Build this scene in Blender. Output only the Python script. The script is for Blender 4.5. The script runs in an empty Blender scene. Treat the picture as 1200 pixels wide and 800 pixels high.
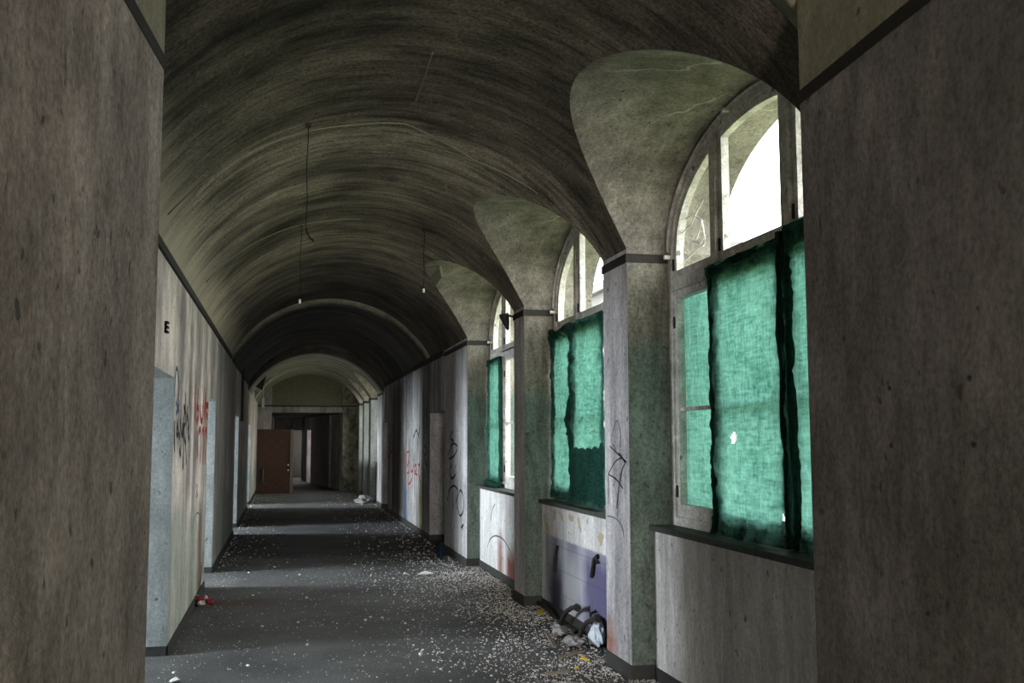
import bpy, bmesh, math, random
from mathutils import Vector, Matrix, noise
C = bpy.context.scene.collection
rnd = random.Random(7)
PI = math.pi

# ------------------------------------------------------------------ camera
FPX, YAW, PIT, ROL = 1195.67, .21904, .095938, -.0021746
EYE = Vector((0, 0, 1.6))
cy_, sy_, cp_, sp_ = math.cos(YAW), math.sin(YAW), math.cos(PIT), math.sin(PIT)
FW = Vector((sy_*cp_, cy_*cp_, sp_)); R0 = Vector((cy_, -sy_, 0)); U0 = R0.cross(FW)
RT = R0*math.cos(ROL)+U0*math.sin(ROL); UP = -R0*math.sin(ROL)+U0*math.cos(ROL)
def sight(u, v): return FW + RT*((u-600)/FPX) - UP*((v-400)/FPX)
def on(u, v, ax, val):                       # the point of a wall or floor plane seen at a given place of the photo
    d = sight(u, v); t = (val-EYE[ax])/d[ax]; return EYE + d*t
Z = lambda ox, oy, sc, L: [[(ox+a/sc, oy+b/sc) for a, b in st] for st in L]
cam = bpy.data.cameras.new('camera'); co = bpy.data.objects.new('camera', cam); C.objects.link(co)
cam.sensor_width = 36; cam.lens = FPX/1200*36; cam.clip_start = .05; cam.clip_end = 400
M = Matrix((RT, UP, -FW)).transposed().to_4x4(); M.translation = EYE; co.matrix_world = M
bpy.context.scene.camera = co

# ------------------------------------------------------------------ main sizes
XL, XR = -.83, 2.30                          # corridor walls
XA, XW, XO = 2.47, 2.60, 3.0                # apron face, window face, outside face
Z0, RISE = 2.92, .93
HALF = (XR-XL)/2; CX = (XR+XL)/2
def vault_par(z0, rise): r = (HALF**2+rise**2)/(2*rise); return r, z0+rise-r
BAYS = [(4.02, 6.66), (7.20, 9.78), (10.24, 13.0)]
FARBAYS = [(26.0, 28.1), (28.7, 30.5), (31.0, 32.5)]

# ------------------------------------------------------------------ materials
def nt(name):
    m = bpy.data.materials.new(name); m.use_nodes = True
    n = m.node_tree.nodes; n.clear()
    return m, n, m.node_tree.links
def node(n, t, **kw):
    x = n.new(t)
    for k, v in kw.items():
        if k.startswith('i_'):
            key = k[2:]; key = int(key) if key.isdigit() else key
            x.inputs[key].default_value = v
        else: setattr(x, k, v)
    return x
def col4(c): return (c[0], c[1], c[2], 1)
def srgb(r, g, b):
    f = lambda c: (c/255/12.92 if c/255 <= .04045 else ((c/255+.055)/1.055)**2.4)
    return (f(r), f(g), f(b))
def ramp(n, l, fac, stops):
    r = n.new('ShaderNodeValToRGB'); e = r.color_ramp.elements
    while len(e) < len(stops): e.new(.5)
    for k, (p, c) in enumerate(stops): e[k].position = p; e[k].color = (c, c, c, 1) if isinstance(c, (int, float)) else col4(c)
    l.new(fac, r.inputs[0]); return r.outputs[0]
def mix(n, l, fac, a, b, mode='MIX'):
    m = n.new('ShaderNodeMix'); m.data_type = 'RGBA'; m.blend_type = mode
    for s, v in ((m.inputs[0], fac), (m.inputs[6], a), (m.inputs[7], b)):
        if isinstance(v, (int, float)): s.default_value = v
        elif isinstance(v, tuple): s.default_value = col4(v)
        else: l.new(v, s)
    return m.outputs[2]
def noise_tex(n, l, vec, sc, stretch=(1, 1, 1), detail=6, rough=.6, off=(0, 0, 0)):
    mp = n.new('ShaderNodeMapping'); mp.inputs['Scale'].default_value = stretch; mp.inputs['Location'].default_value = off
    l.new(vec, mp.inputs['Vector'])
    t = n.new('ShaderNodeTexNoise'); t.inputs['Scale'].default_value = sc; t.inputs['Detail'].default_value = detail; t.inputs['Roughness'].default_value = rough
    l.new(mp.outputs[0], t.inputs['Vector']); return t.outputs[0]
def mmath(n, l, op, a, b=None, clamp=False):
    m = n.new('ShaderNodeMath'); m.operation = op; m.use_clamp = clamp
    for k, v in enumerate((a, b)):
        if v is None: continue
        if isinstance(v, (int, float)): m.inputs[k].default_value = v
        else: l.new(v, m.inputs[k])
    return m.outputs[0]
def finish(m, n, l, colr, bump=None, rough=.9, bstr=.4, bdist=.01, spec=.2):
    b = n.new('ShaderNodeBsdfPrincipled'); b.inputs['Roughness'].default_value = rough
    b.inputs['Specular IOR Level'].default_value = spec
    if isinstance(colr, tuple): b.inputs['Base Color'].default_value = col4(colr)
    else: l.new(colr, b.inputs['Base Color'])
    if bump is not None:
        bp = n.new('ShaderNodeBump'); bp.inputs['Strength'].default_value = bstr; bp.inputs['Distance'].default_value = bdist
        l.new(bump, bp.inputs['Height']); l.new(bp.outputs[0], b.inputs['Normal'])
    o = n.new('ShaderNodeOutputMaterial'); l.new(b.outputs[0], o.inputs[0]); return m

def plaster(name, light, dark, stretch=(1, 1, .18), sc=2.2, contrast=(.38, .66), uv=False, grit=.5, dado=None, weave=False, bstr=.5, blot=.5, extra=None, stain=(.05, .045, .04), veins=.18):
    m, n, l = nt(name)
    tc = n.new('ShaderNodeTexCoord'); vec = tc.outputs['UV' if uv else 'Object']
    streak = noise_tex(n, l, vec, sc, stretch, 8, .65)
    blotch = noise_tex(n, l, vec, 1.3, (1, 1, 1), 6, .6, (3, 1, 2))
    fine = noise_tex(n, l, vec, 42, (1, 1, 1), 6, .8)
    s = ramp(n, l, streak, [(contrast[0], 0.), (contrast[1], 1.)])
    b = ramp(n, l, blotch, [(.35, 0.), (.65, 1.)])
    f = mmath(n, l, 'ADD', mmath(n, l, 'MULTIPLY', s, 1-blot), mmath(n, l, 'MULTIPLY', b, blot), True)
    c = mix(n, l, f, dark, light)
    if dado:                                   # old oil paint up to a ragged line
        z_, colr = dado
        sep = n.new('ShaderNodeSeparateXYZ'); l.new(tc.outputs['Object'], sep.inputs[0])
        zz = mmath(n, l, 'ADD', sep.outputs[2], mmath(n, l, 'MULTIPLY', mmath(n, l, 'SUBTRACT', blotch, .5), 1.6))
        mk = ramp(n, l, mmath(n, l, 'SUBTRACT', zz, z_-.5), [(.35, 1.), (.62, 0.)])
        c = mix(n, l, mmath(n, l, 'MULTIPLY', mk, .85), c, mix(n, l, f, tuple(x*.6 for x in colr), colr))
    g = ramp(n, l, fine, [(.36, 1-grit*1.25), (.60, 1.08)])
    c = mix(n, l, 1., c, g, 'MULTIPLY')
    mid = noise_tex(n, l, vec, 6.5, tuple(max(.35, q) for q in stretch), 9, .78, (5, 9, 2))
    c = mix(n, l, 1., c, ramp(n, l, mid, [(.34, 1-grit*1.3), (.52, .92), (.68, 1.25)]), 'MULTIPLY')
    vn = noise_tex(n, l, vec, .9, (1, 1, 1), 5, .55, (2, 6, 4)); vl = mmath(n, l, 'ABSOLUTE', mmath(n, l, 'SUBTRACT', vn, .5))
    vk = mmath(n, l, 'MULTIPLY', ramp(n, l, vl, [(0., 1.), (.010, 0.)]), ramp(n, l, blotch, [(.42, 0.), (.6, veins)]))
    c = mix(n, l, vk, c, tuple(min(.8, q*1.35+.02) for q in light))
    sp = noise_tex(n, l, vec, 17, (1, 1, .8), 3, .5, (7, 3, 1))
    c = mix(n, l, ramp(n, l, sp, [(.66, 0.), (.72, .75)]), c, stain)
    h = mmath(n, l, 'ADD', fine, mmath(n, l, 'MULTIPLY', streak, 1.2)); h = mmath(n, l, 'ADD', h, mid)
    if weave:
        for ax in ((70, 70, 0), (0, 0, 70)):
            pass
        mp = n.new('ShaderNodeMapping'); mp.inputs['Rotation'].default_value = (.45, 0, 0); l.new(tc.outputs['Object'], mp.inputs[0])
        w1 = node(n, 'ShaderNodeTexWave', wave_type='BANDS', bands_direction='Z'); w1.inputs['Scale'].default_value = 58; w1.inputs['Distortion'].default_value = 1.5
        w2 = node(n, 'ShaderNodeTexWave', wave_type='BANDS', bands_direction='Y'); w2.inputs['Scale'].default_value = 40; w2.inputs['Distortion'].default_value = 1.5
        l.new(mp.outputs[0], w1.inputs[0]); l.new(mp.outputs[0], w2.inputs[0])
        wv = mmath(n, l, 'ADD', w1.outputs[1], mmath(n, l, 'MULTIPLY', w2.outputs[1], .6))
        c = mix(n, l, 1., c, ramp(n, l, wv, [(.0, .78), (1., 1.)]), 'MULTIPLY')
        h = mmath(n, l, 'ADD', h, mmath(n, l, 'MULTIPLY', wv, .5))
    if extra: c = extra(m, n, l, tc, c)
    return finish(m, n, l, c, h, .92, bstr, .012)

def box_mask(n, l, tc, lo, hi, soft=.06, wob=.1):
    """mask of a stain with a shape of its own: between lo and hi in room coordinates, edges ragged"""
    nz = n.new('ShaderNodeTexNoise'); nz.inputs['Scale'].default_value = 5; nz.inputs['Detail'].default_value = 5
    l.new(tc.outputs['Object'], nz.inputs[0])
    vm = n.new('ShaderNodeVectorMath'); vm.operation = 'MULTIPLY_ADD'
    l.new(nz.outputs[1], vm.inputs[0]); vm.inputs[1].default_value = (wob*2,)*3; vm.inputs[2].default_value = (-wob,)*3
    va = n.new('ShaderNodeVectorMath'); va.operation = 'ADD'; l.new(vm.outputs[0], va.inputs[0]); l.new(tc.outputs['Object'], va.inputs[1])
    sep = n.new('ShaderNodeSeparateXYZ'); l.new(va.outputs[0], sep.inputs[0])
    out = None
    for k in range(3):
        if lo[k] is None: continue
        for e, sgn in ((lo[k], 1), (hi[k], -1)):
            d = mmath(n, l, 'MULTIPLY', mmath(n, l, 'SUBTRACT', sep.outputs[k], e), sgn/soft)
            d = mmath(n, l, 'ADD', d, .5, True)
            out = d if out is None else mmath(n, l, 'MULTIPLY', out, d)
    return out

def flat(name, c, rough=.8, var=.35, sc=20, bstr=.3, metal=0):
    m, n, l = nt(name); tc = n.new('ShaderNodeTexCoord')
    f = noise_tex(n, l, tc.outputs['Object'], sc, (1, 1, 1), 5, .65)
    k = ramp(n, l, f, [(.3, 1-var), (.7, 1.)])
    finish(m, n, l, mix(n, l, 1., tuple(c), k, 'MULTIPLY'), f, rough, bstr, .004)
    return m

MAT = {}
# vault: smoke-blackened distemper with streaks running round the arch (UV: x = along the arc, y = along the corridor)
def vault_extra(m, n, l, tc, c):
    sep = n.new('ShaderNodeSeparateXYZ'); l.new(tc.outputs['Object'], sep.inputs[0])
    nz = noise_tex(n, l, tc.outputs['UV'], 3, (.25, 1.5, 1), 5)
    y = mmath(n, l, 'ADD', sep.outputs[1], mmath(n, l, 'MULTIPLY', nz, 1.4))
    # lit band and dimmer stretches along the corridor, painted into the vault colour
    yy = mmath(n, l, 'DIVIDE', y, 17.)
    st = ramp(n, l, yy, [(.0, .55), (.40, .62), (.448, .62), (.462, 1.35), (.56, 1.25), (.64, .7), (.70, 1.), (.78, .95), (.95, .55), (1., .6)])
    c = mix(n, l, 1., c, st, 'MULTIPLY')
    # pale limewashed strip above the left cornice
    lo = ramp(n, l, mmath(n, l, 'ADD', mmath(n, l, 'SUBTRACT', sep.outputs[0], XL), mmath(n, l, 'MULTIPLY', nz, .5)), [(.28, 1.), (.5, 0.)])
    return mix(n, l, mmath(n, l, 'MULTIPLY', lo, .6), c, (.50, .43, .31))
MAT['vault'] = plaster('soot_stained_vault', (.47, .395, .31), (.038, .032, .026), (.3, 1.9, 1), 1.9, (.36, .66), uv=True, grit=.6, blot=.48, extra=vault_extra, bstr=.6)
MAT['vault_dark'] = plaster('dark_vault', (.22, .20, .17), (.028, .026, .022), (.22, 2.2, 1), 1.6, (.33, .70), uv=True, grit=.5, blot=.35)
MAT['vault_far'] = plaster('far_vault', (.66, .62, .54), (.11, .10, .085), (.12, 2.6, 1), 1.6, (.42, .58), uv=True, grit=.4, blot=.2)  # bright arcs of window light put into the colour as pale bands
MAT['lunette'] = plaster('lunette_plaster', (.42, .385, .33), (.165, .148, .125), (1, 1, 1), 1.6, (.36, .62), uv=True, grit=.38, blot=.4, bstr=.8, veins=.9)
MAT['rib'] = plaster('pale_rib', (.40, .38, .29), (.18, .17, .12), (1, 1, 1), 2, uv=True, grit=.4)
MAT['near_left'] = plaster('woven_wallpaper_left', (.66, .565, .49), (.27, .225, .195), (1, 1, .5), 2.0, (.34, .68), weave=True, grit=.35, blot=.45)  # paler than the right wall: its stronger light is put into the colour
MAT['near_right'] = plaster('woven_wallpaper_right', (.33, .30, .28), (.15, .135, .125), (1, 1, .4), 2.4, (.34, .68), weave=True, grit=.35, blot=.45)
MAT['near_top'] = plaster('yellowed_upper_plaster', (.36, .34, .24), (.24, .225, .16), grit=.2)
def left_extra(m, n, l, tc, c):
    a = box_mask(n, l, tc, (None, 10.9, -.1), (None, 11.35, .95), .25, .12)
    c = mix(n, l, mmath(n, l, 'MULTIPLY', a, .75), c, (.13, .045, .02))
    for lo, hi, k in (((None, 8.5, 1.5), (None, 9.0, 2.9), .6), ((None, 9.5, 1.1), (None, 9.75, 2.7), .7), ((None, 10.3, 2.0), (None, 10.7, 2.95), .5)):
        a = box_mask(n, l, tc, lo, hi, .3, .25); c = mix(n, l, mmath(n, l, 'MULTIPLY', a, k), c, (.055, .05, .045))
    a = box_mask(n, l, tc, (None, 13.1, -.2), (None, 18.4, 3.2), .6, .4)
    return mix(n, l, mmath(n, l, 'MULTIPLY', a, .6), c, (.13, .13, .125))
MAT['wall_left'] = plaster('stained_wall_left', (.92, .80, .71), (.12, .108, .10), (1, 1, .12), 1.25, (.37, .56), dado=(1.0, (.50, .52, .44)), grit=.24, blot=.42, extra=left_extra)
MAT['reveal'] = plaster('door_reveal_plaster', (.37, .395, .39), (.23, .25, .25), grit=.25)
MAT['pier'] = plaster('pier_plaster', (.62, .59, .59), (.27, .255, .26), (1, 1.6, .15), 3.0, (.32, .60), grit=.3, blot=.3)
def pier_one(m, n, l, tc, c):
    a = box_mask(n, l, tc, (None, 7.02, -.1), (None, 7.4, .30), .2, .1)
    return mix(n, l, mmath(n, l, 'MULTIPLY', a, .8), c, (.20, .055, .025))
MAT['pier_one'] = plaster('pier_plaster_rust_foot', (.62, .59, .60), (.30, .285, .30), (1, 1.6, .15), 3.0, (.32, .60), grit=.3, blot=.3, extra=pier_one)
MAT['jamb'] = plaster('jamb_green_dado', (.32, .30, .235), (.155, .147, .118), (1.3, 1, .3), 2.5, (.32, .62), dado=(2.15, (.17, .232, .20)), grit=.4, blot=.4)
MAT['apron'] = plaster('apron_plaster', (.88, .85, .84), (.46, .44, .43), (1, 1.5, .2), 2.8, (.33, .60), grit=.2, blot=.35)
def purple(m, n, l, tc, c):
    a = box_mask(n, l, tc, (None, 7.0, -.2), (None, 9.62, .70), .02, .012)
    sep = n.new('ShaderNodeSeparateXYZ'); l.new(tc.outputs['Object'], sep.inputs[0])
    v = noise_tex(n, l, tc.outputs['Object'], 1.5, (1, 1.6, .25), 4, .5, (0, 3.3, 0))
    pc = mix(n, l, ramp(n, l, v, [(.36, 0.), (.62, 1.)]), (.13, .12, .21), (.42, .42, .46))
    for lo, hi, cc, k in (((None, 9.02, -.1), (None, 9.45, .42), (.03, .03, .045), .95), ((None, 7.0, -.1), (None, 8.35, .69), (.075, .062, .15), .85), ((None, 8.5, -.1), (None, 8.95, .6), (.5, .5, .5), .6)):
        d = box_mask(n, l, tc, lo, hi, .3, .12); pc = mix(n, l, mmath(n, l, 'MULTIPLY', d, k), pc, cc)
    br = node(n, 'ShaderNodeTexBrick'); br.inputs['Scale'].default_value = 1
    br.inputs['Mortar Size'].default_value = .006; br.inputs['Brick Width'].default_value = .9; br.inputs['Row Height'].default_value = .21; br.offset = 0
    cx = n.new('ShaderNodeCombineXYZ'); l.new(sep.outputs[1], cx.inputs[0]); l.new(sep.outputs[2], cx.inputs[1]); l.new(cx.outputs[0], br.inputs['Vector'])
    pc = mix(n, l, mmath(n, l, 'MULTIPLY', br.outputs['Fac'], .28), pc, (.05, .05, .07))
    c = mix(n, l, a, c, pc)
    p = noise_tex(n, l, tc.outputs['Object'], 4, (1, 1, 1.2), 3, .5, (1, 2, 5))
    q = box_mask(n, l, tc, (None, 7, .72), (None, 9.7, .95), .05, .02)
    return mix(n, l, mmath(n, l, 'MULTIPLY', ramp(n, l, p, [(.60, 0.), (.62, 1.)]), q), c, (.42, .35, .24))
MAT['apron_purple'] = plaster('apron_painted_violet', (.88, .85, .84), (.46, .44, .43), (1, 1.5, .2), 2.8, (.33, .60), grit=.2, blot=.35, extra=purple)
def rust(m, n, l, tc, c):
    for lo, hi, k in (((None, 10.6, -.1), (None, 11.38, .36), .9), ((None, 11.62, -.1), (None, 11.85, .50), .85)):
        a = box_mask(n, l, tc, lo, hi, .22, .1); c = mix(n, l, mmath(n, l, 'MULTIPLY', a, k), c, (.20, .04, .025))
    return c
MAT['apron_rust'] = plaster('apron_rust_drips', (.88, .85, .84), (.46, .44, .43), (1, 1.5, .2), 2.8, (.33, .60), grit=.2, blot=.35, extra=rust)
def right_extra(m, n, l, tc, c):
    for lo, hi, cc, k in (((None, 19.55, -.1), (None, 20.0, .75), (.03, .07, .15), .9), ((None, 17.45, -.1), (None, 17.75, .9), (.20, .15, .03), .9),
                          ((None, 20.05, .1), (None, 22.3, 2.75), (.05, .045, .04), .7)):
        a = box_mask(n, l, tc, lo, hi, .3, .2); c = mix(n, l, mmath(n, l, 'MULTIPLY', a, k), c, cc)
    return c
MAT['wall_right'] = plaster('stained_wall_right', (.62, .59, .585), (.085, .08, .075), (1, 1.3, .12), 1.8, (.36, .60), grit=.35, blot=.3, extra=right_extra)
MAT['far_wall'] = plaster('far_wall_plaster', (.45, .42, .40), (.20, .19, .18), grit=.3)
MAT['mould'] = plaster('mouldy_green_plaster', (.42, .43, .33), (.07, .075, .05), (1, 1, .8), 4, (.4, .6), grit=.5, blot=.3)
MAT['tympanum'] = flat('olive_plaster', (.17, .17, .115))
MAT['band'] = flat('dark_trim_paint', (.030, .027, .023), .7)
MAT['skirt'] = flat('dark_skirting', (.05, .047, .045), .6)
MAT['plain'] = flat('room_plaster', (.55, .55, .53))
MAT['facade'] = flat('facade_plaster', (.45, .41, .31), .9, .4, 3)
MAT['stone'] = flat('facade_stone', (.17, .165, .16), .9, .4, 1.2)
MAT['lawn'] = flat('outside_lawn', (.25, .28, .15), .9, .4, 3)
MAT['frame'] = plaster('flaking_white_window_paint', (.85, .82, .77), (.48, .455, .42), (1, 1, 1), 9, (.35, .62), grit=.28, blot=.3, bstr=.3)
MAT['sill'] = flat('dirty_dark_sill', (.075, .08, .07), .7, .5, 12)
MAT['metal'] = flat('rusty_dark_metal', (.035, .03, .028), .6, .5, 30)
MAT['ceramic'] = flat('white_ceramic', (.7, .68, .62), .4, .2)
MAT['wood'] = None
def floor_mat():
    m, n, l = nt('worn_dark_floor'); tc = n.new('ShaderNodeTexCoord'); v = tc.outputs['Object']
    a = noise_tex(n, l, v, 1.1, (1, 1, 1), 7, .65); f = noise_tex(n, l, v, 90, (1, 1, 1), 3, .6)
    c = mix(n, l, ramp(n, l, a, [(.35, 0.), (.65, 1.)]), (.046, .045, .045), (.108, .106, .106))
    c = mix(n, l, 1., c, ramp(n, l, f, [(.35, .45), (.65, 1.25)]), 'MULTIPLY')
    s = noise_tex(n, l, v, 60, (1, 1, 1), 1, .5, (4, 4, 4))
    c = mix(n, l, ramp(n, l, s, [(.715, 0.), (.735, .8)]), c, (.55, .53, .50))
    # plaster dust trodden out from under the windows, and a brown spill by the left door
    sep = n.new('ShaderNodeSeparateXYZ'); l.new(v, sep.inputs[0])
    d = ramp(n, l, mmath(n, l, 'ADD', mmath(n, l, 'MULTIPLY', sep.outputs[0], .45), mmath(n, l, 'MULTIPLY', a, .9)), [(1.15, 0.), (1.5, 1.)])
    d = mmath(n, l, 'MULTIPLY', d, ramp(n, l, noise_tex(n, l, v, 9), [(.4, .1), (.62, 1.)]))
    c = mix(n, l, mmath(n, l, 'MULTIPLY', d, .8), c, (.34, .33, .31))
    b = box_mask(n, l, tc, (-.72, 10.45, None), (-.1, 10.85, None), .25, .2)
    c = mix(n, l, mmath(n, l, 'MULTIPLY', b, .8), c, (.05, .025, .015))
    h = mmath(n, l, 'ADD', f, a)
    return finish(m, n, l, c, h, .78, .4, .006, .35)
MAT['floor'] = floor_mat()
def glass():
    m, n, l = nt('old_window_glass')
    t = n.new('ShaderNodeBsdfTransparent'); t.inputs[0].default_value = (.93, .95, .93, 1)
    g = n.new('ShaderNodeBsdfGlossy'); g.inputs['Roughness'].default_value = .04
    d = n.new('ShaderNodeBsdfDiffuse'); d.inputs[0].default_value = (.5, .48, .4, 1)
    tc = n.new('ShaderNodeTexCoord'); f = noise_tex(n, l, tc.outputs['Object'], 5)
    a = n.new('ShaderNodeMixShader'); a.inputs[0].default_value = .05; l.new(t.outputs[0], a.inputs[1]); l.new(g.outputs[0], a.inputs[2])
    b = n.new('ShaderNodeMixShader'); l.new(ramp(n, l, f, [(.5, .02), (.75, .14)]), b.inputs[0]); l.new(a.outputs[0], b.inputs[1]); l.new(d.outputs[0], b.inputs[2])
    o = n.new('ShaderNodeOutputMaterial'); l.new(b.outputs[0], o.inputs[0]); return m
MAT['glass'] = glass()
def cloth_mat():
    m, n, l = nt('green_mesh_tarpaulin'); tc = n.new('ShaderNodeTexCoord'); v = tc.outputs['Object']
    a = noise_tex(n, l, v, 3, (1, 1, .5), 6); w = noise_tex(n, l, v, 60, (1, .12, 1), 3); x = noise_tex(n, l, v, 60, (1, 1, .1), 3)
    k = mmath(n, l, 'ADD', mmath(n, l, 'MULTIPLY', w, .5), mmath(n, l, 'MULTIPLY', x, .5))
    k = mmath(n, l, 'ADD', mmath(n, l, 'MULTIPLY', k, .7), mmath(n, l, 'MULTIPLY', a, .4))
    c = mix(n, l, ramp(n, l, k, [(.40, 0.), (.72, 1.)]), (.020, .075, .058), (.115, .265, .215))
    d = n.new('ShaderNodeBsdfDiffuse'); t = n.new('ShaderNodeBsdfTranslucent')
    l.new(mix(n, l, .5, c, (.01, .04, .03)), d.inputs[0]); l.new(c, t.inputs[0])
    bp = n.new('ShaderNodeBump'); bp.inputs['Strength'].default_value = 1.; bp.inputs['Distance'].default_value = .012
    l.new(k, bp.inputs['Height']); l.new(bp.outputs[0], d.inputs['Normal']); l.new(bp.outputs[0], t.inputs['Normal'])
    s = n.new('ShaderNodeMixShader'); s.inputs[0].default_value = .62; l.new(d.outputs[0], s.inputs[1]); l.new(t.outputs[0], s.inputs[2])
    o = n.new('ShaderNodeOutputMaterial'); l.new(s.outputs[0], o.inputs[0]); return m
MAT['cloth'] = cloth_mat()
def wood_mat():
    m, n, l = nt('brown_veneer'); tc = n.new('ShaderNodeTexCoord')
    g = noise_tex(n, l, tc.outputs['Object'], 6, (1, .6, 7), 6)
    c = mix(n, l, ramp(n, l, g, [(.35, 0.), (.65, 1.)]), (.040, .019, .012), (.082, .040, .025))
    return finish(m, n, l, c, g, .55, .1, .002)
MAT['wood'] = wood_mat()
for k, c in dict(black=(.012, .012, .012), red=(.30, .035, .028), rag=(.27, .26, .25), blue=(.035, .085, .16), grey=(.12, .115, .12), brown=(.09, .03, .015), yellow=(.62, .42, .03),
                 white=(.8, .79, .77), chip=(.55, .53, .50), crimson=(.20, .025, .032), bluebag=(.015, .025, .05), green=(.02, .2, .05), timber=(.2, .16, .12), plasticgrey=(.55, .6, .66)).items():
    MAT[k] = flat('paint_'+k, c, .75, .3)

# ------------------------------------------------------------------ mesh helpers
def obj(name, bm, mat, parent=None, smooth=False, recalc=True):
    if recalc: bmesh.ops.recalc_face_normals(bm, faces=bm.faces)
    me = bpy.data.meshes.new(name); bm.to_mesh(me); bm.free()
    for mm in (mat if isinstance(mat, list) else [mat]): me.materials.append(MAT[mm])
    if smooth:
        for p in me.polygons: p.use_smooth = True
    o = bpy.data.objects.new(name, me); C.objects.link(o)
    if parent: o.parent = parent
    return o
def struct(name, bm, mat, parent=None, **k):
    o = obj(name, bm, mat, parent, **k)
    if parent is None: o['kind'] = 'structure'
    return o
def tag(o, label, cat, group=None, kind=None):
    o['label'] = label; o['category'] = cat
    if group: o['group'] = group
    if kind: o['kind'] = kind
    return o
def thing(name, label, cat, loc=(0, 0, 0), group=None):
    o = bpy.data.objects.new(name, None); C.objects.link(o); o.location = loc; o.empty_display_size = .05
    return tag(o, label, cat, group)
def off(bm, loc):
    bmesh.ops.translate(bm, verts=bm.verts, vec=-Vector(loc)); return bm
def box(bm, x0, x1, y0, y1, z0, z1, mi=0, bev=0):
    vs = [bm.verts.new((x, y, z)) for x in (x0, x1) for y in (y0, y1) for z in (z0, z1)]
    fs = [bm.faces.new([vs[i] for i in f]) for f in ((0, 1, 3, 2), (4, 6, 7, 5), (0, 4, 5, 1), (2, 3, 7, 6), (0, 2, 6, 4), (1, 5, 7, 3))]
    for f in fs: f.material_index = mi
    if bev: bmesh.ops.bevel(bm, geom=list({e for f in fs for e in f.edges}), offset=bev, segments=2, affect='EDGES')
    return bm
def prism(bm, pts, z0, z1, mi=0):
    a = [bm.verts.new((x, y, z0)) for x, y in pts]; b = [bm.verts.new((x, y, z1)) for x, y in pts]; k = len(pts)
    for i in range(k):
        f = bm.faces.new((a[i], a[(i+1) % k], b[(i+1) % k], b[i])); f.material_index = mi
    for c in (a, b): bm.faces.new(c).material_index = mi
    return bm
def ring(bm, outer, inner, x0, x1):
    """frame between two closed (y, z) outlines of equal length, from x0 to x1"""
    k = len(outer); V = {}
    for key, poly in (('o', outer), ('i', inner)):
        for xi, x in enumerate((x0, x1)): V[key, xi] = [bm.verts.new((x, y, z)) for y, z in poly]
    for i in range(k):
        j = (i+1) % k
        for q in ((V['o', 0], V['i', 0]), (V['o', 1], V['i', 1]), (V['o', 0], V['o', 1]), (V['i', 0], V['i', 1])):
            bm.faces.new((q[0][i], q[0][j], q[1][j], q[1][i]))
    return bm
def tube(bm, pts, r, seg=8, taper=None):
    pts = [Vector(p) for p in pts]; rings = []
    for i, p in enumerate(pts):
        d = (pts[min(i+1, len(pts)-1)]-pts[max(i-1, 0)]).normalized()
        a = d.cross(Vector((0, 0, 1)) if abs(d.z) < .9 else Vector((1, 0, 0))).normalized(); b = d.cross(a)
        rr = (r if taper is None else r*taper[i])
        rings.append([bm.verts.new(p+(a*math.cos(t)+b*math.sin(t))*rr) for t in (2*PI*k/seg for k in range(seg))])
    for a, b in zip(rings, rings[1:]):
        for k in range(seg): bm.faces.new((a[k], a[(k+1) % seg], b[(k+1) % seg], b[k]))
    bm.faces.new(rings[0]); bm.faces.new(rings[-1]); return bm
def sheet(rows, uvf=None):
    """bmesh from rows of points (all equal length); uvf(i, j, p) gives texture coordinates"""
    bm = bmesh.new(); V = [[bm.verts.new(p) for p in r] for r in rows]; uvl = bm.loops.layers.uv.new('UVMap')
    idx = {v: (i, j) for i, r in enumerate(V) for j, v in enumerate(r)}
    for a, b in zip(V, V[1:]):
        for k in range(len(a)-1):
            f = bm.faces.new((a[k], a[k+1], b[k+1], b[k])); f.smooth = True
            if uvf:
                for lp in f.loops: lp[uvl].uv = uvf(*idx[lp.vert], lp.vert.co)
    return bm
def B(): return bmesh.new()

# ------------------------------------------------------------------ the setting: floor
bm = B(); box(bm, -6, 3.0, -9, 47, -.25, 0); struct('floor', bm, 'floor')

# near passage (turned five degrees against the corridor)
def foot(side):
    if side == 'r': return [(1.97, 3.59), (2.31, 3.57), (2.31, 4.02), (3.0, 4.02), (3.0, -8.2), (.949, -8.2)]
    return [(-.445, 3.73), (-.83, 3.752), (-1.6, 3.752), (-2.6, -8.2), (-1.482, -8.2)]
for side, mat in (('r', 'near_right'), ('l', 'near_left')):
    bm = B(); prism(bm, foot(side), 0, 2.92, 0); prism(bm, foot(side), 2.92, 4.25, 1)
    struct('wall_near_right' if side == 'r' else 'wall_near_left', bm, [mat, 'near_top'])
    # dark painted line
    a, b = ((1.97, 3.59), (.949, -8.2)) if side == 'r' else ((-.445, 3.73), (-1.482, -8.2))
    s = -1 if side == 'r' else 1
    bm = B(); prism(bm, [(a[0]+s*.004, a[1]+.002), (a[0]-s*.2, a[1]+.002), (b[0]-s*.1, b[1]), (b[0]+s*.004, b[1])], 2.92, 2.972)
    struct('trim_1' if side == 'r' else 'trim_2', bm, 'band')
bm = B(); box(bm, -2.7, 3, -8.3, 3.72, 4.2, 4.35); struct('ceiling_passage', bm, 'near_top')
bm = B()
for x0, x1, z0, z1 in ((-2.7, -1.1, 0, 4.3), (.6, 3, 0, 4.3), (-1.1, .6, 2.9, 4.3), (-1.1, .6, 0, .7)): box(bm, x0, x1, -8.4, -8.1, z0, z1)
struct('wall_back', bm, 'plain')

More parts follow.
